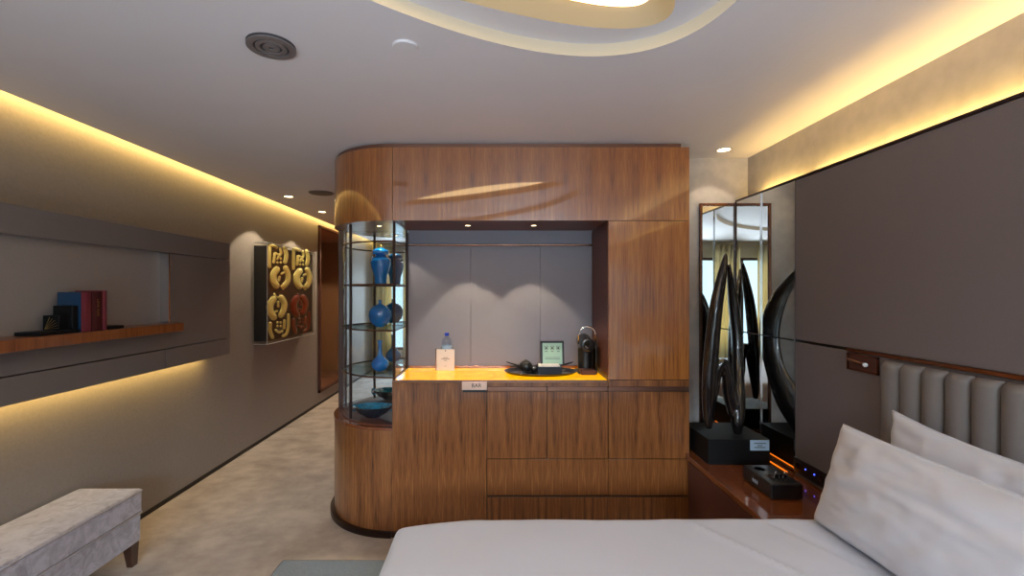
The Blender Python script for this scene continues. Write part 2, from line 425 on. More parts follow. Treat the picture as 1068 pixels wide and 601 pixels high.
# rear windows, curtains, towers outside
for k, (x0, x1) in enumerate(WIN):
    fr = MB(); w = 0.05
    fr.box(x0, x1, YR - .10, YR - .04, 0.40, 0.45); fr.box(x0, x1, YR - .10, YR - .04, 2.15, 2.2)
    fr.box(x0, x0 + w, YR - .10, YR - .04, .45, 2.15); fr.box(x1 - w, x1, YR - .10, YR - .04, .45, 2.15)
    xm = (x0 + x1) / 2; fr.box(xm - .025, xm + .025, YR - .10, YR - .04, .45, 2.15)
    f = struct(fr.build('window_%d' % (k + 1), M_dbronze))
    bx('pane', M_window, (x0 + w, x1 - w, YR - .075, YR - .068, .45, 2.15), f, bevel=0)

# ------------------------------------------------------------------ head wall (right): mirrors, panels, headboard
XP = 1.70
def wallpanel(y0, y1, z0, z1, label):
    return tag(bx('upholstered_wall_panel', M_grey, (XP, XP + .05, y0, y1, z0, z1), bevel=.004), label, 'wall panel', 'grey panels behind the bed')
wallpanel(-2.15, 2.608, 1.287, 2.19, 'large dark grey upholstered wall panel above the bronze strip, under the glowing cove')
wallpanel(-2.15, 2.608, 0.03, 1.273, 'dark grey upholstered wall panel below the bronze strip, behind headboard and pillows')
bk = bx('trim_1', M_base, (XP + .012, XP + .05, -2.15, 3.26, 1.273, 1.287), bevel=0); struct(bk)
struct(bx('trim_2', M_dbronze, (XP - .004, XP + .040, -2.15, 3.26, 2.19, 2.203), bevel=0))
struct(bx('trim_3', M_bronze, (XP - .012, XP + .012, -2.15, 2.215, 1.274, 1.288), bevel=0))
for (y0, y1, z0, z1, lab) in ((2.955, 3.255, 1.285, 2.19, 'tall mirror panel on the right wall next to the corner, above the seam'),
                        (2.622, 2.943, 1.285, 2.19, 'tall mirror panel on the right wall touching the grey panel, above the seam'),
                        (2.955, 3.255, 0.03, 1.277, 'lower mirror panel in the corner behind the black plinth'),
                        (2.622, 2.943, 0.03, 1.277, 'lower mirror panel touching the grey panel beside the black plinth')):
    t = thing('mirror_panel', (XP, (y0 + y1) / 2, z0), lab, 'mirror')
    bx('glass', M_mirror, (XP, XP + .01, y0, y1, z0, z1), t, bevel=0)
    bx('backing', M_base, (XP + .01, XP + .04, y0, y1, z0, z1), t, bevel=0)
struct(bx('trim_4', M_chrome, (XP - .006, XP + .03, 2.943, 2.955, .03, 2.19), bevel=0))
struct(bx('trim_5', M_dbronze, (XP - .006, XP + .03, 3.255, 3.274, .03, 2.19), bevel=0))
struct(bx('trim_6', M_chrome, (XP - .003, XP + .03, 2.608, 2.622, .03, 2.19), bevel=0))
# framed mirror on the alcove back wall
t = thing('framed_mirror', (1.6, YB, .54), 'narrow tall mirror in a thin copper frame on the alcove wall behind the black sculpture', 'mirror')
bx('glass', M_mirror, (1.465, 1.785, YB - .012, YB - .004, .55, 2.165), t, bevel=0)
b = MB(); b.box(1.447, 1.465, YB - .022, YB, .55, 2.185); b.box(1.465, 1.785, YB - .022, YB, 2.165, 2.185); b.build('frame', M_bronze, t, bevel=.002)

# headboard
t = thing('headboard', (1.66, 1.0, .3), 'grey channel-tufted leather headboard behind the white pillows', 'headboard')
bx('backing', M_darkw, (1.68, XP - .001, -.2, 1.985, .25, 1.262), t)
chy = 1.985; chan = .094
while chy > -0.1:
    b = MB(); y1, y0 = chy - .001, chy - chan + .001; n = 14
    prof = []
    for i in range(n + 1):
        f = i / n; prof.append((XP - .032 - .030 * (math.sin(PI * f) ** .55), y0 + (y1 - y0) * f))
    rows = []
    for z, ins in ((.25, .02), (.27, 0), (1.235, 0), (1.252, .008), (1.262, .024)):
        rows.append([b.bm.verts.new((min(XP - .018, x + ins), y, z)) for x, y in prof])
    for a, c in zip(rows, rows[1:]):
        for i in range(n): b.bm.faces.new((a[i], a[i + 1], c[i + 1], c[i]))
    back = [b.bm.verts.new((XP - .018, y, z)) for z in (.25, 1.262) for y in (y0, y1)]
    b.bm.faces.new((rows[-1] + [back[3], back[2]])); b.bm.faces.new(rows[0] + [back[1], back[0]])
    b.bm.faces.new([r[0] for r in rows] + [back[2], back[0]]); b.bm.faces.new([r[-1] for r in rows] + [back[3], back[1]])
    b.build('channel', M_head, t, smooth=True)
    chy -= chan

# reading lamp niche by the headboard
t = thing('reading_light', (1.69, 2.125, 1.21), 'small bronze wall box with a swivel reading light beside the headboard', 'reading light')
y0, y1, z0, z1 = 2.035, 2.215, 1.188, 1.266
b = MB(); b.box(XP - .012, XP - .002, y0, y1, z0, z0 + .006); b.box(XP - .012, XP - .002, y0, y1, z1 - .006, z1)
b.box(XP - .012, XP - .002, y0, y0 + .006, z0, z1); b.box(XP - .012, XP - .002, y1 - .006, y1, z0, z1); b.build('frame', M_bronze, t)
bx('back_plate', M_dark2, (XP - .005, XP - .0005, y0 + .006, y1 - .006, z0 + .006, z1 - .006), t)
b = MB(); b.tube([(XP - .018, y1 - .02, 1.234), (XP - .024, y0 + .06, 1.228)], .009, seg=16); b.build('arm', M_cap, t, smooth=True)
b = MB(); b.ell((XP - .026, y0 + .05, 1.226), .010, .010, .010); b.build('lamp_head', M_bead, t, smooth='all')

# wall switch plate
t = thing('socket_plate', (XP, 2.48, .55), 'black socket plate with two blue indicator lights above the nightstand', 'socket plate')
bx('plate', M_black, (XP - .010, XP, 2.35, 2.61, .542, .625), t, bevel=.002)
for y in (2.51, 2.44):
    b = MB(); b.ell((XP - .011, y, .588), .003, .004, .004, 12); b.build('indicator', M_ledon, t, smooth='all')
for y in (2.57, 2.39):
    b = MB(); b.lathe([(.016, 0), (.016, -.003), (.012, -.003)], (XP - .010, y, .585), 20, axis='x'); b.build('socket', M_blkgloss, t, smooth=True)

# ------------------------------------------------------------------ floating cabinet on left wall
XF = -2.20
cab = thing('floating_wall_cabinet', (XL, 2.4, 1.044), 'long grey floating wall cabinet with an open niche on the left wall', 'cabinet')
CY0, CY1 = .75, 3.81
bx('carcass', M_unit, (XL, -2.262, CY0, CY1 - .002, 1.05, 1.955), cab, bevel=0)
bx('top_fascia', M_unit, (-2.262, XF, CY0, CY1, 1.82, 1.957), cab, bevel=.002)
bx('niche_back', M_niche, (-2.262, -2.258, CY0, 3.10, 1.178, 1.82), cab, bevel=0)
bx('side_door', M_unit, (-2.262, XF, 3.105, CY1, 1.178, 1.815), cab, bevel=.002)
bx('side_strip', M_chrome, (-2.258, XF + .002, 3.094, 3.105, 1.353, 1.815), cab, bevel=0)
bx('apron_panel', M_unit, (-2.258, XF, CY0, 3.105, 1.178, 1.297), cab, bevel=.002)
bx('lower_flap', M_unit, (-2.262, XF, CY0, 3.066, 1.044, 1.172), cab, bevel=.002)
bx('lower_flap', M_unit, (-2.262, XF, 3.072, CY1, 1.044, 1.172), cab, bevel=.002)
bx('shelf', M_shelfw, (-2.258, -2.086, CY0, 3.08, 1.297, 1.352), cab, bevel=.002)
SZ = 1.352
def book(y0, y1, h, cov, spine, label, x1=-2.10, depth=.125, txt=None):
    t = thing('book', (x1 - depth / 2, (y0 + y1) / 2, SZ), label, 'book', 'books on the walnut wall shelf')
    c = .003; z0 = SZ + .0005
    bx('cover', cov, (x1 - depth, x1 - c, y0, y0 + c, z0, z0 + h), t, bevel=.0008)
    bx('cover', cov, (x1 - depth, x1 - c, y1 - c, y1, z0, z0 + h), t, bevel=.0008)
    b = MB(); n = 8
    pts = [(x1 - c + .005 * math.sin(PI * i / n), y0 + (y1 - y0) * i / n) for i in range(n + 1)]
    b.prism([(x1 - c - .002, y0)] + pts + [(x1 - c - .002, y1)], z0, z0 + h); b.build('spine', spine, t, smooth=True)
    bx('pages', M_pages, (x1 - depth + .004, x1 - c - .002, y0 + c, y1 - c, z0 + .003, z0 + h - .004), t, bevel=0)
    if txt: text(txt, .017, M_gold, t, facing('+x', (x1 + .0032, (y0 + y1) / 2, SZ + h * .60), -PI / 2), spacing=1.1)
    return t
book(2.336, 2.392, .203, M_bluebook, M_rosebook, 'thick book with blue cover and rose spine behind the black bookend')
book(2.396, 2.458, .205, M_redbook, M_redbook, 'dark red book with gold vertical lettering in the middle of the row', txt='LOVE WAR')
book(2.461, 2.490, .212, M_rosebook, M_rosebook, 'slim reddish book at the right end of the row', depth=.15)
be = thing('bookend', (-2.17, 2.3, SZ), 'black stepped bookend left of the blue book', 'bookend', 'black bookends')
bx('foot', M_blackm, (-2.22, -2.10, 2.12, 2.325, SZ + .0005, SZ + .018), be)
bx('tall_block', M_blackm, (-2.215, -2.115, 2.30, 2.332, SZ + .018, SZ + .137), be, bevel=.004)
sb = bx('small_block', M_blackm, (-2.215, -2.135, 2.25, 2.30, SZ + .018, SZ + .09), be, bevel=.003)
b = MB()
for k in range(6):
    a = .1 + k * .22
    b.tube([(-2.205, 2.2495, SZ + .022), (-2.205 + .068 * math.cos(a), 2.2495, SZ + .022 + .064 * math.sin(a))], .0012, 6)
b.build('gold_rays', M_gold, be)
be = thing('bookend', (-2.17, 2.54, SZ), 'low black bookend foot right of the red books', 'bookend', 'black bookends')
bx('foot', M_blackm, (-2.20, -2.10, 2.50, 2.60, SZ + .0005, SZ + .018), be)
bx('upright', M_blackm, (-2.20, -2.12, 2.4925, 2.4985, SZ + .0005, SZ + .10), be)

# relief artwork in acrylic case
XA = -2.28
art = thing('relief_artwork', (XL, 5.19, 1.02), 'square black relief artwork with three gold and one red glyph in a clear case', 'artwork')
AY0, AY1, AZ0, AZ1 = 4.59, 5.80, 1.026, 2.05
bx('panel', M_canvas, (XL + .003, XA - .018, AY0 + .03, AY1 - .03, AZ0 + .03, AZ1 - .03), art, bevel=.002)
b = MB(); b.box(XL + .002, XA, AY0, AY1, AZ0, AZ0 + .008); b.box(XL + .002, XA, AY0, AY1, AZ1 - .006, AZ1)
b.box(XL + .002, XA, AY0, AY0 + .006, AZ0, AZ1); b.box(XL + .002, XA, AY1 - .006, AY1, AZ0, AZ1); b.box(XA - .006, XA, AY0, AY1, AZ0, AZ1)
b.build('acrylic_case', M_acryl, art)
b = MB(); e = .0035
for z in (AZ0 + .004, AZ1 - .003): b.tube([(XA, AY0, z), (XA, AY1, z)], e, 6); b.tube([(XL + .01, AY0, z), (XA, AY0, z)], e, 6)
for y in (AY0, AY1): b.tube([(XA, y, AZ0), (XA, y, AZ1)], e, 6)
b.build('case_edge', M_white, art)
def am(cx, cy):      # measured position on the artwork's face -> (y, z) in metres
    px = 260 + cx / 5.01; py = 245 + cy / 5.01
    Y = 480 * 2.296 / (517 - px)
    return Y, CAMZ - (py - 304) * Y / 480, Y / 480 / 5.01
Q1 = [([(112, 52), (125, 52), (142, 60)], 8), ([(108, 55), (106, 110), (107, 165)], 9), ([(134, 95), (128, 142)], 8),
      ([(140, 92), (152, 98)], 6), ([(163, 68), (168, 92), (150, 118)], 7), ([(186, 66), (196, 105), (188, 140)], 11),
      ([(148, 122), (148, 124)], 6), ([(165, 120), (165, 122)], 6), ([(148, 142), (148, 144)], 6), ([(165, 142), (165, 144)], 6),
      ([(143, 182), (126, 205), (126, 245), (142, 268)], 18), ([(190, 172), (204, 205), (203, 245), (184, 270)], 14),
      ([(170, 205), (186, 196)], 6), ([(160, 222), (156, 240)], 7), ([(168, 272), (178, 286)], 6)]
Q3 = [([(126, 335), (108, 365), (110, 405), (128, 432)], 18), ([(168, 328), (186, 358), (180, 395), (166, 420)], 16),
      ([(133, 310), (140, 322)], 6), ([(150, 325), (152, 328)], 5), ([(125, 408), (146, 400)], 6), ([(152, 350), (152, 375)], 6),
      ([(110, 468), (108, 505), (122, 540)], 10), ([(205, 420), (207, 480), (196, 525), (178, 534)], 8), ([(184, 452), (182, 490)], 8),
      ([(148, 460), (148, 462)], 6), ([(164, 460), (164, 462)], 6), ([(148, 480), (148, 482)], 6), ([(164, 480), (164, 482)], 6),
      ([(140, 502), (156, 516), (172, 508)], 7)]
def shift(Q, dx, sx, a, c, sy): return [([(218 + (x - 97) * sx + dx, a + (y - c) * sy) for x, y in s], r * .92) for s, r in Q]
def glyph(Q, m, name):
    b = MB()
    for st, r in Q:
        pts = []
        for i in range(len(st) - 1):
            for k in range(6):
                f = k / 6; pts.append(tuple(st[i][j] * (1 - f) + st[i + 1][j] * f for j in range(2)))
        pts.append(st[-1])
        for _ in range(4):
            pts = [pts[0]] + [tuple((pts[i - 1][j] + pts[i][j] * 2 + pts[i + 1][j]) / 4 for j in range(2)) for i in range(1, len(pts) - 1)] + [pts[-1]]
        V = [Vector((0, p[0], p[1])) for p in pts]; R_ = r * 1.06
        d0 = (V[0] - V[1]).normalized(); d1 = (V[-1] - V[-2]).normalized()
        al = [(V[0] + d0 * R_ * s_, R_ * math.sqrt(1 - s_ * s_)) for s_ in (.98, .85, .55)] + [(v, R_) for v in V] + [(V[-1] + d1 * R_ * s_, R_ * math.sqrt(1 - s_ * s_)) for s_ in (.55, .85, .98)]
        b.tube([p for p, _ in al], [q for _, q in al], 14, sq=(1, .45), ref=(1, 0, 0))
    for v in b.bm.verts:
        y, z, k = am(v.co.y, v.co.z); v.co = Vector((XA - .018 + v.co.x * k, y, z))
    return b.build(name, m, art, smooth='all')
glyph(shift(Q1, -121, 1, 50, 44, .96), M_goldp, 'gold_glyph')
glyph(shift(Q1, 5, .86, 67, 44, .90), M_goldp, 'gold_glyph')
glyph(shift(Q3, -121, 1, 306, 304, .97), M_goldp, 'gold_glyph')
glyph(shift(Q3, 4, .84, 308, 306, .86), M_redp, 'red_glyph')

# tinted full-height mirror further along the left wall
t = thing('corridor_mirror', (XL, 7.0, .17), 'tall bronze-tinted mirror in a walnut frame in the corridor', 'mirror')
b = MB(); y0, y1, z0, z1 = 6.29, 8.3, .17, 2.466
b.box(XL, XL + .03, y0, y0 + .045, z0, z1); b.box(XL, XL + .03, y1 - .045, y1, z0, z1); b.box(XL, XL + .03, y0, y1, z0, z0 + .04); b.box(XL, XL + .03, y0, y1, z1 - .035, z1)
b.build('frame', M_dark2, t, bevel=.002)
bx('glass', M_tint, (XL, XL + .012, y0 + .045, y1 - .045, z0 + .04, z1 - .035), t, bevel=0)

# ------------------------------------------------------------------ bar cabinetry
Y0 = 2.93; CX, CY, R = -0.66, 3.447, 0.517
NX0, NX1, NY = -0.65, 0.715, 3.41
YC = 3.60
def drum(r, xr, yb=YC, a1=90, n=32):
    return arc(CX, CY, r, 0, a1, n) + [(CX - r, yb), (xr, yb), (xr, CY - r)]
# curved display cabinet: lower drum, soffit, glass
dc = thing('curved_display_cabinet', (CX - .2, 3.3, 0), 'curved walnut and glass display cabinet holding blue ceramics at the cabinet end', 'display cabinet')
b = MB(); b.prism(drum(R, -.662), .03, .672); b.build('drum_body', M_wood, dc, smooth=True)
b = MB(); b.prism(drum(R + .028, -.662), 0, .034); b.build('plinth', M_dbronze, dc, smooth=True)
b = MB(); b.prism(drum(R + .004, -.662), .672, .690); b.build('ledge', M_night, dc, smooth=True, bevel=.004)
b = MB(); b.prism(drum(.47, -.664, NY + .02), .690, .696); b.build('display_floor', M_dark2, dc, smooth=True)
RG = .46
VT = 2.012
def glass_wall(z0, z1, a0, a1, name='curved_pane'):
    b = MB(); p = arc(CX, CY, RG, a0, a1, 20); q = arc(CX, CY, RG - .005, a0, a1, 20)
    b.prism(p + q[::-1], z0, z1); b.build(name, M_glass, dc, smooth=True)
glass_wall(.697, VT, 0.8, 44.2); glass_wall(.697, VT, 45.8, 89)
bx('side_pane', M_glass, (CX + .001, CX + .006, CY - RG + .012, NY - .03, .994, VT), dc, bevel=0)
for a in (0, 45, 90):
    (x, y), = arc(CX, CY, RG - .002, a, a, 1)[:1]
    b = MB(); b.lathe([(.010, 0), (.010, VT - .697)], (x, y, .697), 14); b.build('post', M_dbronze, dc, smooth=True)
bx('post', M_dbronze, (-.664, -.650, NY - .028, NY - .010, .994, VT), dc)
SH = (1.005, 1.31, 1.61, 1.893)
for i, z in enumerate(SH):
    if i < 3:
        b = MB(); b.prism(arc(CX, CY, RG - .008, 0, 90, 24) + [(CX - RG + .008, NY + .018), (-.667, NY + .018)], z - .008, z)
        g = b.build('glass_shelf', M_shelfglass, dc, smooth=True)
    b = MB(); b.tube([(x, y, z - .006) for x, y in arc(CX, CY, RG + .003, 0, 90, 24)], .0055, 8); b.build('shelf_rim', M_bronze, dc, smooth=True)
    b = MB(); b.tube([(-.657, CY - RG, z - .006), (-.657, NY - .02, z - .006)], .0045, 8); b.build('shelf_rim', M_bronze, dc, smooth=True)
bx('back_mirror', M_mirror, (CX - RG + .01, -.664, NY + .02, NY + .03, .697, VT), dc, bevel=0)
bx('back_panel', M_darkw, (CX - R + .002, -.664, NY + .03, YC, .69, VT), dc, bevel=0)
# soffit lights of the case
def downlight(x, y, z, label, group, power=0, deg=70, r=.028, m=M_lens, cat='downlight', ring=M_white):
    t = thing('downlight', (x, y, z), label, cat, group)
    b = MB(); b.lathe([(r, 0), (r * 1.28, -.001), (r * 1.28, -.004), (r, -.004)], (x, y, z), 28, cap=False); b.build('trim_ring', ring, t, smooth=True)
    b = MB(); b.lathe([(r, -.002), (r, -.003)], (x, y, z), 28); b.build('lens', m, t)
    if power: spot('lamp', (x, y, z - .012), power, deg, t)
    return t

# base cupboards
base = thing('bar_base_cabinet', (0, 3.2, 0), 'walnut bar cupboard with doors and drawers under the glowing yellow counter', 'cabinet')
bx('carcass', M_darkw, (-.647, .716, Y0 + .02, YC, .03, .972), base, bevel=0)
g = .0025
bx('side_panel', M_wood, (-.66 + .001, -.056 - g, Y0, Y0 + .02, .03, .978), base, bevel=.001)
for i, (x0, x1) in enumerate(((-.056, .326), (.326, .716))):
    bx('door', M_wood, (x0 + g, x1 - g, Y0, Y0 + .02, .495, .919), base, bevel=.001)
    bx('drawer_rail', M_wood, (x0 + g, x1 - g, Y0, Y0 + .02, .953, .978), base, bevel=.001)
    bx('finger_pull', M_cap, (x0 + g, x1 - g, Y0 + .004, Y0 + .02, .921, .951), base, bevel=.001)
bx('drawer', M_wood, (-.056 + g, .716, Y0, Y0 + .02, .262, .49), base, bevel=.001)
bx('kick_panel', M_wood, (-.056 + g, .716, Y0 + .008, Y0 + .02, .03, .245), base, bevel=.001)
bx('plinth', M_dbronze, (-.66, .716, Y0 - .02, Y0 + .05, 0, .034), base, bevel=.002)
# tall cupboard
tc_ = thing('tall_cupboard', (.97, 3.2, 0), 'full-height walnut cupboard right of the bar niche', 'cabinet')
bx('carcass', M_darkw, (.718, 1.232, Y0 + .02, YB - .001, .03, VT - .002), tc_, bevel=0)
bx('tall_door', M_woodt, (.718, 1.233, Y0, Y0 + .02, .998, VT - .004), tc_, bevel=.001)
bx('drawer_rail', M_wood, (.718, 1.233, Y0, Y0 + .02, .953, .994), tc_, bevel=.001)
bx('finger_pull', M_cap, (.718, 1.233, Y0 + .004, Y0 + .02, .921, .951), tc_, bevel=.001)
bx('door', M_wood, (.718, 1.233, Y0, Y0 + .02, .495, .919), tc_, bevel=.001)
bx('drawer', M_wood, (.718, 1.233, Y0, Y0 + .02, .262, .49), tc_, bevel=.001)
bx('kick_panel', M_wood, (.718, 1.233, Y0 + .008, Y0 + .02, .03, .245), tc_, bevel=.001)
bx('plinth', M_dbronze, (.718, 1.233, Y0 - .02, Y0 + .05, 0, .034), tc_, bevel=.002)
bx('side_lining', M_dark2, (NX1, .7175, Y0 + .021, NY + .01, .9965, VT - .002), tc_, bevel=0)
# overhead cabinet with curved end
oh = thing('overhead_cabinet', (0, 3.2, VT), 'long curved-end walnut cabinet spanning above the bar niche up to the ceiling', 'cabinet')
b = MB(); b.prism(arc(CX, CY, R, 0, 90, 32) + [(CX - R, YC), (1.19, YC), (1.19, YB + .0), (1.19, YB - .001), (1.19, Y0 + .02), (CX, Y0 + .02)], VT, 2.478)
b.bm.free(); b = MB(); b.prism(arc(CX, CY, R, 0, 90, 32) + [(CX - R, YC), (CX + .001, YC), (CX + .001, Y0)], VT, 2.478)
b.build('curved_end', M_woodx, oh, smooth=True)
for i in range(6):
    xx0 = -.656 + i * (1.233 + .656) / 6; xx1 = -.656 + (i + 1) * (1.233 + .656) / 6
    bx('flap_door', M_woodx, (xx0 + .0004, xx1 - .0004, Y0, Y0 + .02, VT, 2.478), oh, bevel=0)
bx('carcass', M_dark2, (-.656, 1.19, Y0 + .021, YB - .001, VT, 2.478), oh, bevel=0)
bx('carcass_back', M_dark2, (-.656, 1.19, YB - .001, NY + .03, VT, 2.478), oh, bevel=0)
b = MB(); p = arc(CX, CY, R - .012, 0, 90, 32) + [(CX - R + .012, YC), (1.185, YC), (1.185, Y0 + .012)]
b.prism(p, 2.478, 2.504); b.build('top_trim', M_cap, oh, smooth=True)
struct(bx('trim_7', M_dbronze, (.72, 1.233, Y0 + .004, Y0 + .02, VT - .0035, VT - .0005), bevel=0))

# niche back
nb = thing('niche_back_panel', (0, NY, .993), 'lilac grey back panel of the lit bar niche', 'wall panel')
for x0, x1 in ((-.648, -.186), (-.184, .329), (.331, .714)):
    bx('panel', M_panel, (x0 - .0002, x1 + .0002, NY, NY + .018, .993, 1.895), nb, bevel=.0015)
bx('upper_panel', M_panel, (-.647, .713, NY + .004, NY + .018, 1.912, VT - .001), nb, bevel=0)
bx('rail', M_cap, (-.647, .713, NY - .006, NY + .018, 1.897, 1.910), nb, bevel=.002)
bx('rail', M_cap, (-.647, .713, NY - .012, NY - .001, .9935, 1.012), nb, bevel=.002)
struct(bx('wall_niche', M_darkw, (-.66, 1.19, NY + .032, YC + .05, 0.98, 2.0), bevel=0))

# counter
ct = thing('bar_counter', (0, 3.17, .978), 'glowing yellow onyx bar countertop with thin bronze edge', 'countertop')
bx('onyx_slab', M_onyx, (-.646, .712, Y0 + .008, NY - .013, .979, .993), ct, bevel=.001)
bx('front_edge', M_cap, (-.659, .7155, Y0 - .003, Y0 + .007, .979, .994), ct, bevel=.001)

for x, g_ in ((-.19, 'left'), (.26, 'right')):
    downlight(x, 3.14, VT, 'small round downlight in the niche soffit, the %s one of the pair' % g_, 'niche downlights', power=22.0, deg=72, r=.018, ring=M_dbronze)
downlight(-.80, 3.16, VT, 'small downlight inside the glass display case, nearer the front', None, power=9, deg=110, r=.016, ring=M_dbronze)

# BAR plate
t = thing('bar_sign', (-.135, Y0, .92), 'small rose gold plate reading BAR on the cupboard under the counter edge', 'sign')
bx('plate', M_rose, (-.214, -.056, Y0 - .012, Y0 - .0005, .934, .986), t, bevel=.001)
bx('slot', M_black, (-.209, -.061, Y0 - .009, Y0 - .0005, .919, .9335), t, bevel=.001)
text('BAR', .034, M_ink, t, facing('-y', (-.122, Y0 - .0125, .961)), spacing=1.05)

# ------------------------------------------------------------------ ceramics
def vase(prof, c, name, label, cat='vase', sy=1, m=M_blue):
    t = thing(name, c, label, cat, 'blue ceramics in the display cabinet')
    b = MB(); b.lathe([(r, h + .0005) for r, h in prof], c, 40, sy=sy); b.build('body', m, t, smooth='all')
    return t
t = vase([(.036, 0), (.042, .004), (.041, .02), (.045, .06), (.062, .115), (.070, .150), (.064, .176), (.044, .190), (.036, .194), (.036, .205)], (-.80, 3.20, SH[2]), 'ginger_jar', 'turquoise lidded ginger jar on the top glass shelf', 'jar')
b = MB(); c = (-.80, 3.20, SH[2] + .2055); b.lathe([(.052, 0), (.056, .003), (.056, .026), (.050, .030), (.036, .040), (.016, .046), (.008, .050)], c, 36); b.build('lid', M_blue, t, smooth='all')
b = MB(); b.ell((-.80, 3.20, SH[2] + .263), .010, .010, .012, 16); b.build('knob', M_gold, t, smooth='all')
t = vase([(.026, 0), (.028, .005), (.048, .016), (.068, .038), (.079, .078), (.075, .106), (.060, .134), (.038, .150), (.018, .157), (.012, .164), (.011, .185), (.016, .190)], (-.81, 3.22, SH[1]), 'moon_vase', 'round turquoise vase with thin neck on the middle glass shelf', sy=.75)
t = vase([(.030, 0), (.034, .004), (.052, .018), (.062, .042), (.056, .066), (.034, .090), (.018, .108), (.014, .130), (.014, .195), (.019, .212)], (-.81, 3.22, SH[0]), 'bottle_vase', 'turquoise bottle vase with tall slim neck on the lowest glass shelf')
c = (-.845, 3.17, .6965)
t = thing('ceramic_bowl', c, 'wide oval teal bowl with curled handles on the display cabinet floor', 'bowl', 'blue ceramics in the display cabinet')
b = MB(); b.lathe([(.05, 0), (.055, .006), (.10, .03), (.128, .062), (.134, .075)], c, 44, sy=.72, cap=False); b.lathe([(.05, 0), (0.001, .0)], c, 44, sy=.72, cap=False); b.build('outer_shell', M_navy, t, smooth='all')
b = MB(); b.lathe([(.001, .012), (.05, .014), (.094, .036), (.122, .064), (.134, .0755)], c, 44, sy=.72, cap=False); b.build('inner_glaze', M_teal, t, smooth='all')
for s in (-1, 1):
    b = MB(); pts = [(c[0] + s * (.128 + .022 * math.sin(a)), c[1] + .012 * math.cos(2 * a), c[2] + .062 + .022 * math.cos(a)) for a in [i * PI / 8 - .3 for i in range(11)]]
    b.tube(pts, .0055, 8); b.build('handle', M_teal, t, smooth='all')

# ------------------------------------------------------------------ counter items
ZC = .9935
t = thing('menu_box', (-.36, 3.24, ZC), 'white upright card box printed with small text on the yellow counter', 'menu')
cx0, cx1 = -.424, -.296
bx('card', M_paper, (cx0, cx1, 3.295, 3.312, ZC, ZC + .150), t, bevel=.001)
bx('spine', M_cap, (cx0 - .006, cx0 - .0005, 3.29, 3.318, ZC, ZC + .155), t, bevel=.001)
xm = (cx0 + cx1) / 2
for (zz, ww, hh) in ((.137, .008, .008), (.090, .036, .003), (.080, .060, .003), (.070, .020, .003), (.030, .014, .002)):
    bx('printed_line', M_ink, (xm - ww / 2, xm + ww / 2, 3.2943, 3.2952, ZC + zz, ZC + zz + hh), t, bevel=0)
t = thing('water_bottle', (-.357, 3.362, ZC), 'clear plastic water bottle with blue cap standing behind the menu card', 'bottle')
c = (-.357, 3.362, ZC)
b = MB(); b.lathe([(.028, 0), (.036, .008), (.036, .15), (.037, .185), (.036, .205), (.028, .224), (.014, .232), (.013, .243)], c, 30); b.build('body', M_bottle, t, smooth='all')
b = MB(); b.lathe([(.0155, .243), (.0155, .262), (.014, .264)], c, 24); b.build('cap', M_bluecap, t, smooth=True)
b = MB(); b.lathe([(.0375, .12), (.0375, .172)], c, 30, cap=False); b.build('label', M_blueink, t, smooth=True)

tr = thing('serving_tray', (.325, 3.235, ZC), 'round glossy black tray carrying the tea things on the counter', 'tray')
c = (.312, 3.20, ZC)
b = MB(); b.lathe([(.218, 0), (.233, .003), (.246, .016), (.252, .018), (.252, .014), (.236, 0.0)], c, 64, sy=.66, cap=False); b.lathe([(.228, .003), (.001, .003)], c, 64, sy=.66, cap=False); b.build('rim', M_blkgloss, tr, smooth='all')
for s in (-1, 1):
    b = MB(); pts = [(c[0] + s * (.08 + .155 * math.sin(a)), c[1] + .06 + .02 * math.cos(a), c[2] + .018 + .048 * math.sin(a * 1.0)) for a in [i * PI / 16 for i in range(17)]]
    b.tube(pts, .0028, 8); b.build('handle', M_blackm, tr, smooth='all')
ZT = ZC + .004
# tea box
tb = thing('tea_box', (.38, 3.23, ZT), 'open navy tea box with mint lined lid on the black tray', 'box')
x0, x1, y0, y1 = .290, .455, 3.165, 3.285
b = MB(); b.box(x0, x1, y0, y1, ZT, ZT + .006); w = .005; h = .042
b.box(x0, x1, y0, y0 + w, ZT + .006, ZT + h); b.box(x0, x1, y1 - w, y1, ZT + .006, ZT + h); b.box(x0, x0 + w, y0 + w, y1 - w, ZT + .006, ZT + h); b.box(x1 - w, x1, y0 + w, y1 - w, ZT + .006, ZT + h)
b.build('tray_base', M_teabox, tb)
lz0, lz1 = ZT + .044, ZT + .205
dy = .018
def lean(b): 
    for v in b.bm.verts: v.co.y += (v.co.z - lz0) * .18
x0, x1 = .322, .488
b = MB(); b.box(x0, x1, y1 - .004, y1 + .008, lz0, lz1)
f = .012
b.box(x0, x0 + f, y1 - .018, y1 - .004, lz0, lz1); b.box(x1 - f, x1, y1 - .018, y1 - .004, lz0, lz1); b.box(x0, x1, y1 - .018, y1 - .004, lz1 - f, lz1)
lean(b); b.build('lid', M_teabox, tb)
b = MB(); b.box(x0 + f, x1 - f, y1 - .0065, y1 - .0045, lz0, lz1 - f); lean(b); b.build('lid_lining', M_mint, tb)
b = MB()
for k in range(3):
    xc = x0 + .040 + k * .043; zc = lz1 - .048
    for (u0, u1, v0, v1) in ((-.013, .013, .011, .013), (-.013, .013, -.013, -.011), (-.013, -.011, -.013, .013), (.011, .013, -.013, .013), (-.006, .006, -.007, .005)):
        b.box(xc + u0, xc + u1, y1 - .0078, y1 - .0066, zc + v0, zc + v1)
    b.box(xc - .010, xc + .010, y1 - .0078, y1 - .0066, zc - .026, zc - .023)
for q in (.045, .034): b.box(x0 + .03, x1 - .03, y1 - .0078, y1 - .0066, lz0 + q, lz0 + q + .0022)
lean(b); b.build('lid_print', M_ink, tb)
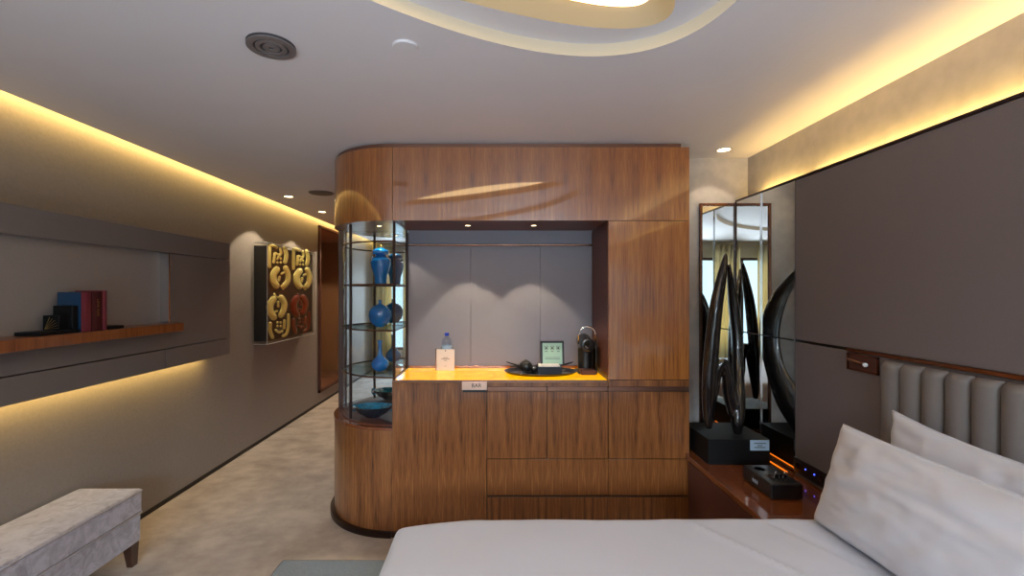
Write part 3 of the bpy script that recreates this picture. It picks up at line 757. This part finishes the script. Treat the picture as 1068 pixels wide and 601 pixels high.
for k in range(6):
    b = MB(); xx = .300 + k * .0245; b.box(xx, xx + .022, 3.180, 3.272, ZT + .008, ZT + .050); b.build('tea_sachets', M_paper, tb, bevel=.002)
# black round pot
t = thing('teapot', (.225, 3.21, ZT), 'small round black pot with a long spout on the left of the tray', 'teapot')
c = (.212, 3.215, ZT)
b = MB(); b.lathe([(.022, 0), (.040, .010), (.048, .034), (.046, .052), (.034, .068), (.026, .073)], c, 32); b.build('body', M_black, t, smooth='all')
b = MB(); b.lathe([(.026, .0735), (.020, .078), (.008, .080), (.008, .086), (.001, .087)], c, 24); b.build('lid', M_black, t, smooth='all')
b = MB(); b.tube([(c[0] - .040, c[1], ZT + .030), (c[0] - .075, c[1], ZT + .042), (c[0] - .11, c[1], ZT + .036)], [.011, .007, .005], 12); b.build('handle', M_black, t, smooth='all')
for k, (x, y) in enumerate(((.125, 3.13), (.17, 3.10))):
    t = thing('teaspoon', (x, y, ZT), ('silver teaspoon lying at the front left of the black tray', 'silver teaspoon lying at the very front of the black tray')[k], 'spoon', 'teaspoons on the tray')
    b = MB(); b.tube([(x + .01, y, ZT + .003), (x + .105, y - .012 * k, ZT + .0035)], .0022, 8); b.build('handle', M_chrome, t, smooth='all')
    b = MB(); b.ell((x, y, ZT + .004), .018, .010, .003, 16); b.build('bowl', M_chrome, t, smooth='all')
for k, (x, y) in enumerate(((.265, 3.19), (.262, 3.25))):
    c = (x, y, ZT)
    t = tag(thing('tea_cup', c, '', 'cup'), ('small black cup in front between pot and tea box', 'small black cup behind, between pot and tea box')[k], 'cup', 'cups on the tray')
    b = MB(); b.lathe([(.012, 0), (.016, .003), (.022, .022), (.023, .032), (.021, .032), (.015, .008), (.001, .006)], c, 24, cap=False); b.build('bowl', M_black, t, smooth='all')
    b = MB(); b.lathe([(.0225, .0315), (.0235, .033), (.0225, .0335)], c, 24, cap=False); b.build('rim', M_chrome, t, smooth='all')

# coffee machine
cm = thing('coffee_machine', (.63, 3.2, ZC), 'compact black capsule coffee machine with a chrome loop lever in the niche corner', 'coffee machine')
mx, my = .628, 3.19
b = MB(); b.prism([(mx - .062 + .0 * i, y) for i, y in ((0, my - .05), (1, my + .13))] + [(mx + .062, my + .13), (mx + .062, my - .05)], ZC, ZC + .012)
b.build('base', M_black, cm, bevel=.004)
bx('drip_tray', M_dark2, (mx - .052, mx + .052, my - .085, my + .01, ZC + .0005, ZC + .034), cm, bevel=.006)
b = MB(); b.lathe([(.050, .012), (.050, .17)], (mx, my + .04, ZC), 32); b.build('column', M_black, cm, smooth=True)
b = MB(); b.tube([(mx, my - .045, ZC + .20), (mx, my + .09, ZC + .215)], [.049, .052], 36); b.build('brew_head', M_black, cm, smooth=True)
b = MB(); b.lathe([(.042, 0), (.044, -.006), (.038, -.010), (.030, -.010)], (mx, my - .046, ZC + .20), 36, axis='y'); b.build('face_ring', M_blkgloss, cm, smooth=True)
b = MB(); b.tube([(mx - .020, my - .060, ZC + .196), (mx - .004, my - .060, ZC + .178), (mx + .020, my - .060, ZC + .206)], .0025, 8); b.build('chevron', M_chrome, cm, smooth='all')
b = MB(); b.lathe([(.012, .145), (.018, .15), (.020, .165)], (mx, my - .02, ZC), 20); b.build('spout', M_blkgloss, cm, smooth=True)
b = MB(); b.box(mx + .052, mx + .066, my - .055, my + .09, ZC, ZC + .215); b.build('side_frame', M_blkgloss, cm, bevel=.004)
b = MB(); hw = .058
pts = [(mx - hw, my - .02, ZC + .205), (mx - hw, my - .03, ZC + .26)] + [(mx - hw * math.cos(a), my - .035, ZC + .27 + .055 * math.sin(a)) for a in [i * PI / 14 for i in range(15)]] + [(mx + hw, my - .03, ZC + .26), (mx + hw, my - .02, ZC + .205)]
b.tube(pts, .0062, 12); b.build('lever', M_chrome, cm, smooth='all')

# ------------------------------------------------------------------ nightstand, sculpture, clock radio
NZ = .53
t = thing('nightstand', (1.45, 2.6, 0), 'long low reddish-brown nightstand top filling the alcove beside the bed', 'nightstand')
b = MB(); b.prism([(1.205, 1.99), (XP - .008, 1.99), (XP - .008, 3.262), (1.236, 3.262), (1.236, Y0 - .002), (1.205, Y0 - .002)], NZ - .03, NZ); b.build('top', M_night, t, bevel=.002)
bx('carcass', M_darkw, (1.236, XP - .01, 1.995, 3.262, 0, NZ - .031), t, bevel=0)
bx('drawer_front', M_dark2, (1.214, 1.2355, 2.0, 2.9, .06, NZ - .04), t, bevel=.001)
bx('edge_light', emis('amber_strip', (255, 130, 20), 1.2), (XP - .045, XP - .038, 2.62, 2.93, NZ + .0005, NZ + .003), t, bevel=0)

sp = thing('stone_sculpture', (1.445, 2.91, NZ), 'tall polished black looping sculpture on a black block plinth', 'sculpture')
bx('plinth', M_blackm, (1.262, 1.628, 2.73, 3.09, NZ, NZ + .15), sp, bevel=.002)
PZ = NZ + .15
def S(px, py, Y): return ((px - 517) * Y / 480, Y, CAMZ - (py - 304) * Y / 480)
def cat(P, n=10):
    out = []
    Q = [P[0]] + P + [P[-1]]
    for i in range(1, len(Q) - 2):
        for k in range(n):
            t_ = k / n
            out.append(tuple(.5 * (2 * Q[i][j] + (Q[i + 1][j] - Q[i - 1][j]) * t_ + (2 * Q[i - 1][j] - 5 * Q[i][j] + 4 * Q[i + 1][j] - Q[i + 2][j]) * t_ ** 2 + (3 * Q[i][j] - Q[i - 1][j] - 3 * Q[i + 1][j] + Q[i + 2][j]) * t_ ** 3) for j in range(4)))
    out.append(tuple(P[-1])); return out
b = MB()
def limb(pts, deep):
    P = [tuple(S(px, py, Y)) + (hw * Y / 480,) for px, py, Y, hw in pts]
    C = cat(P); b.tube([c_[:3] for c_ in C], [max(.003, c_[3]) for c_ in C], 20, sq=deep, ref=(.46, .888, 0))
limb([(739.5, 447, 2.87, 3.2), (739, 430, 2.87, 6), (739.5, 400, 2.86, 7.3), (742.5, 360, 2.85, 7.6), (747, 320, 2.84, 6.8), (752.5, 290, 2.85, 5.2), (756, 272, 2.86, 3.2), (757, 264, 2.86, 1.0)], (.95, 1.5))
limb([(769.5, 455, 2.86, 3), (769, 440, 2.87, 7.2), (769, 415, 2.93, 8.6), (769.5, 385, 3.0, 6.3), (768.5, 350, 3.04, 6.2), (765, 318, 3.02, 5.6), (762, 295, 2.96, 3.8), (760, 276, 2.88, 2.2)], (.92, 1.65))
limb([(742, 428, 2.87, 4), (745.5, 405, 2.86, 4.8), (749.5, 385, 2.85, 4.6), (754, 378, 2.85, 4.8), (758.5, 388, 2.86, 6.0), (761, 410, 2.88, 7.5), (766, 432, 2.88, 7)], (.92, 1.3))
fig = b.build('figure', M_stone, sp)
rm = fig.modifiers.new('remesh', 'REMESH'); rm.mode = 'VOXEL'; rm.voxel_size = .006; rm.use_smooth_shade = True
sm = fig.modifiers.new('smooth', 'SMOOTH'); sm.factor = .6; sm.iterations = 6
lb = bx('name_card', M_blueink, (1.507, 1.618, 2.722, 2.728, NZ + .088, NZ + .148), sp, bevel=0)
b = MB()
for z, w in ((.128, .07), (.115, .03), (.104, .065)): b.box(1.5625 - w / 2, 1.5625 + w / 2, 2.7212, 2.7225, NZ + z, NZ + z + .004)
b.build('card_print', M_ink, sp)

ck = thing('clock_radio', (1.44, 2.4, NZ), 'black box-shaped clock radio dock on the nightstand', 'clock radio')
x0, x1, y0, y1 = 1.355, 1.515, 2.265, 2.525
bx('body', M_black, (x0, x1, y0, y1, NZ + .004, NZ + .079), ck, bevel=.008, seg=4)
bx('foot', M_blackm, (x0 + .015, x1 - .015, y0 + .015, y1 - .015, NZ + .0005, NZ + .006), ck, bevel=0)
bx('display', M_blkgloss, (x0 - .002, x0 + .002, y0 + .10, y0 + .17, NZ + .022, NZ + .058), ck, bevel=.001)
b = MB()
for k in range(3): b.box(x0 - .003, x0 - .002, y0 + .112 + k * .018, y0 + .122 + k * .018, NZ + .032, NZ + .048)
b.build('digits', emis('dim_digits', (120, 130, 140), .35), ck)
b = MB(); b.lathe([(.028, .077), (.028, .079), (.020, .079)], ((x0 + x1) / 2 - .02, y1 - .06, NZ), 24); b.build('dial', M_blkgloss, ck, smooth=True)
bx('dock_slot', M_blkgloss, (x0 + .04, x1 - .02, y0 + .07, y0 + .12, NZ + .0785, NZ + .082), ck, bevel=.001)
for dx in (.055, .1):
    b = MB(); pts = [(x0 + dx + .014 * math.cos(a), y0 + .0455, NZ + .079 + .045 * math.sin(a)) for a in [i * PI / 10 for i in range(11)]]
    b.tube(pts, .002, 8); b.build('dock_clip', M_chrome, ck, smooth='all')

# ------------------------------------------------------------------ bed
bed = thing('bed', (.6, 1.0, 0), 'large bed with smooth white sheets in the foreground', 'bed')
bx('base', M_darkw, (-.36, 1.63, .14, 1.86, .06, .30), bed, bevel=.01)
bx('mattress', M_sheet, (-.385, 1.635, .12, 1.88, .301, .575), bed, bevel=.04, seg=4)
def duvet():
    b = MB()
    X0, X1, YY0, YY1, Z = -.412, 1.638, .09, 1.905, .632
    r = .045; drop = .30
    def edge(s, lo, hi):
        """arc-length coordinate -> (pos, drop)"""
        q = PI / 2 * r
        if s < lo + r:
            d = lo + r - s
            if d < q: a = d / r; return lo + r - r * math.sin(a), r * (1 - math.cos(a))
            return lo, r + d - q
        if s > hi - r:
            d = s - hi + r
            if d < q: a = d / r; return hi - r + r * math.sin(a), r * (1 - math.cos(a))
            return hi, r + d - q
        return s, 0
    nx, ny = 150, 130
    sx0, sx1 = X0 - drop, X1; sy0, sy1 = YY0 - drop, YY1 + drop
    grid = []
    from mathutils import noise
    for i in range(nx + 1):
        row = []
        for j in range(ny + 1):
            s = sx0 + (sx1 - sx0) * i / nx; t_ = sy0 + (sy1 - sy0) * j / ny
            x, dx = edge(s, X0, X1 + .2); y, dy = edge(t_, YY0, YY1)
            z = Z - max(dx, dy) - .35 * min(dx, dy)
            if dx > r and dy > r:
                k = min(dx, dy) * .25; x -= -k * .2; 
            fx = max(0, (-.05 - x) / .36); z -= .040 * fx ** 1.6
            z += .004 * noise.noise((x * 3, y * 4, 1)) + .0025 * noise.noise((x * 9 + y * 6, y * 3, 4))
            cr = abs((y - 1.885 + (x - .9) * .05)); z += .003 * math.exp(-(cr / .012) ** 2)
            c2 = abs((x - .86) * .84 + (y - 1.72) * .54); z += .009 * math.exp(-(c2 / .010) ** 2) * (1 if dx == 0 and dy == 0 else 0)
            c3 = abs((x - 1.18) * .9 + (y - 1.70) * .44); z -= .008 * math.exp(-(c3 / .014) ** 2) * (1 if dx == 0 and dy == 0 else 0)
            if dx > 0: x += .012 * noise.noise((y * 6, z * 3, 0)) * min(1, dx / .1)
            if dy > 0: y += .010 * noise.noise((x * 6, z * 3, 7)) * min(1, dy / .1)
            row.append(b.bm.verts.new((x, y, max(z, .28))))
        grid.append(row)
    for i in range(nx):
        for j in range(ny): b.bm.faces.new((grid[i][j], grid[i + 1][j], grid[i + 1][j + 1], grid[i][j + 1]))
    return b.build('duvet', M_sheet, bed, smooth='all')
duvet()

def pillow(name, c, L, H, T, tilt, label, seed, sag=0.0):
    """stands on its long edge: L along y, H up, T thick; tilt leans it towards +x"""
    from mathutils import noise
    b = MB(); nu, nv = 70, 44; rows = {}
    for side in (1, -1):
        g = []
        for i in range(nu + 1):
            row = []
            for j in range(nv + 1):
                u = -1 + 2 * i / nu; v = -1 + 2 * j / nv
                if side == -1 and (i in (0, nu) or j in (0, nv)): row.append(rows[(i, j)]); continue
                pu = u * (1 - .055 * (1 - v * v)); pv = v * (1 - .06 * (1 - u * u) ** 1)
                m = max(0, (1 - u * u) * (1 - v * v))
                th = T / 2 * m ** .36
                ed_ = min(1 - abs(u), 1 - abs(v))
                wr = .006 * noise.noise((u * 3.1 + seed, v * 7, side)) + .003 * noise.noise((u * 9 + seed, v * 4, side * 3))
                wr += .007 * math.sin(9 * (u + .6 * v) + 3 * noise.noise((u * 2, v * 2, seed))) * math.exp(-((abs(u) - .75) / .3) ** 2)
                th += wr * min(1, m * 3) * side * side
                y = pu * L / 2; z = pv * H / 2; z -= sag * (1 - u * u) * max(0, v)
                x = -side * th + .008 * noise.noise((u * 4, v * 4, seed)) * (1 - ed_)
                p = Matrix.Rotation(tilt, 3, 'Y') @ Vector((x, 0, z + H / 2))
                vtx = b.bm.verts.new((c[0] + p.x, c[1] + y, c[2] + p.z))
                if side == 1 and (i in (0, nu) or j in (0, nv)): rows[(i, j)] = vtx
                row.append(vtx)
            g.append(row)
        for i in range(nu):
            for j in range(nv):
                q = (g[i][j], g[i + 1][j], g[i + 1][j + 1], g[i][j + 1])
                b.bm.faces.new(q if side == 1 else q[::-1])
    seam = [rows[(i, 0)] for i in range(nu)] + [rows[(nu, j)] for j in range(nv)] + [rows[(i, nv)] for i in range(nu, 0, -1)] + [rows[(0, j)] for j in range(nv, 0, -1)]
    sp_ = [v.co.copy() for v in seam]
    t = thing(name, (c[0], c[1], c[2]), label, 'pillow', 'white pillows against the headboard')
    b.build('pillowcase', M_pillow, t, smooth='all')
    b = MB(); b.tube(sp_, .0035, 6, closed=True); b.build('seam', M_pillow, t, smooth='all')
    return t
pillow('pillow', (1.285, 1.385, .640), .94, .40, .19, math.radians(17), 'large white pillow in front, standing upright on the sheet', 2.0)
pillow('pillow', (1.520, 1.36, .640), .93, .45, .13, math.radians(7), 'white pillow behind, leaning on the grey headboard', 8.0, sag=.03)

# bench at the foot of the bed
t = thing('foot_bench', (-.66, 1.2, 0), 'low grey-teal upholstered bench at the foot of the bed', 'bench')
bx('seat', M_bench, (-.885, -.440, .45, 1.905, .33, .452), t, bevel=.012, seg=3)
bx('frame', M_darkw, (-.87, -.455, .47, 1.885, .28, .329), t, bevel=.004)
for x in (-.86, -.50):
    for y in (.50, 1.83): bx('leg', M_darkw, (x, x + .04, y, y + .04, 0, .28), t, bevel=.003)

# velvet bench by the left wall
t = thing('velvet_bench', (-2.22, 1.9, 0), 'silvery crushed-velvet bench seat against the left wall', 'bench')
bx('cushion', M_velvet, (-2.405, -2.042, .7, 2.66, .290, .424), t, bevel=.012, seg=3)
bx('base', M_velvet, (-2.400, -2.046, .705, 2.655, .127, .289), t, bevel=.008, seg=3)
b = MB()
for z in (.289, .412):
    b.tube([(-2.040, .71, z), (-2.040, 2.652, z)], .004, 8); b.tube([(-2.395, 2.660, z), (-2.045, 2.660, z)], .004, 8)
b.build('piping', M_piping, t, smooth='all')
for x, y in ((-2.10, 2.585), (-2.39, 2.585), (-2.10, .72), (-2.39, .72)):
    b = MB(); b.prism([(x, y), (x + .052, y), (x + .052, y + .06), (x, y + .06)], 0, .127)
    for v in b.bm.verts:
        if v.co.z < .01:
            v.co.x = x + .026 + (v.co.x - x - .026) * .62 + .008; v.co.y = y + .03 + (v.co.y - y - .03) * .7
    b.build('leg', M_darkw, t, bevel=.003)

# ------------------------------------------------------------------ ceiling fittings
for (x, y, lab, pw) in ((-2.07, 4.60, 'round recessed downlight above the artwork, nearer the room', 40), (-2.07, 5.49, 'round recessed downlight above the artwork, deeper in the corridor', 40),
                    (1.527, 3.08, 'round recessed downlight above the sculpture alcove', 6)):
    downlight(x, y, CZ, lab, 'ceiling downlights', power=pw, deg=95, r=.040)
downlight(-1.8, 7.0, CZ, 'added round downlight, out of view in the corridor', 'ceiling downlights', power=90, deg=140, r=.040)  # unseen lamp added to brighten the dark corridor wall and its mirror
def disc(name, x, y, r, m, label, cat, rings=None):
    t = thing(name, (x, y, CZ), label, cat)
    b = MB(); b.lathe([(r, 0), (r, -.004), (r * .94, -.009), (.001, -.010)], (x, y, CZ), 48, cap=False); b.build('cover', m, t, smooth=True)
    for i, (r0, r1, mm) in enumerate(rings or ()):
        b = MB(); b.lathe([(r0, -.0095), (r0, -.014), (r1, -.014), (r1, -.0095)], (x, y, CZ), 48, cap=False); b.build(('ring', 'ring', 'hub')[i], mm, t, smooth=True)
    return t
M_spk = plain('grey_speaker', (120, 112, 112), 0.45, metal=.3)
M_spd = plain('dark_slot', (60, 54, 56), 0.6)
disc('air_diffuser', -.865, 1.774, .088, M_spd, 'round grey ceiling diffuser with concentric rings', 'ceiling vent', ((.088, .064, M_spk), (.056, .040, M_spk), (.030, .010, M_spk)))
disc('smoke_detector_cover', -.350, 1.782, .050, M_ceil, 'small plain white disc cover on the ceiling near the oval recess', 'ceiling cover')
disc('ceiling_speaker', -1.68, 4.43, .115, plain('speaker_grille', (110, 102, 96), .7), 'round dark ceiling speaker grille above the corridor entrance', 'ceiling speaker')

# ------------------------------------------------------------------ behind the camera (seen only in the mirrors)
def curtain(x0, x1, label):
    b = MB(); n = int((x1 - x0) / .012)
    for i in range(n):
        a0, a1_ = x0 + (x1 - x0) * i / n, x0 + (x1 - x0) * (i + 1) / n
        q = lambda x: YR + .09 + .035 * math.sin(x * 62)
        b.face([(a0, q(a0), .02), (a1_, q(a1_), .02), (a1_, q(a1_), 2.44), (a0, q(a0), 2.44)])
    bmesh.ops.remove_doubles(b.bm, verts=b.bm.verts, dist=.0005)
    o = b.build('curtain', M_curtain, smooth='all'); sd = o.modifiers.new('s', 'SOLIDIFY'); sd.thickness = .003
    return tag(o, label, 'curtain', 'curtains at the rear windows')
curtain(-2.38, -2.02, 'pleated beige curtain at the left end of the rear windows')
curtain(-1.80, -1.50, 'narrow pleated beige curtain over the left rear window, nearer the left wall')
curtain(-1.18, -.72, 'pleated beige curtain over the right half of the left rear window')
curtain(-.47, -.05, 'pleated beige curtain between the two rear windows')
curtain(1.25, 1.65, 'pleated beige curtain at the right end of the rear windows')
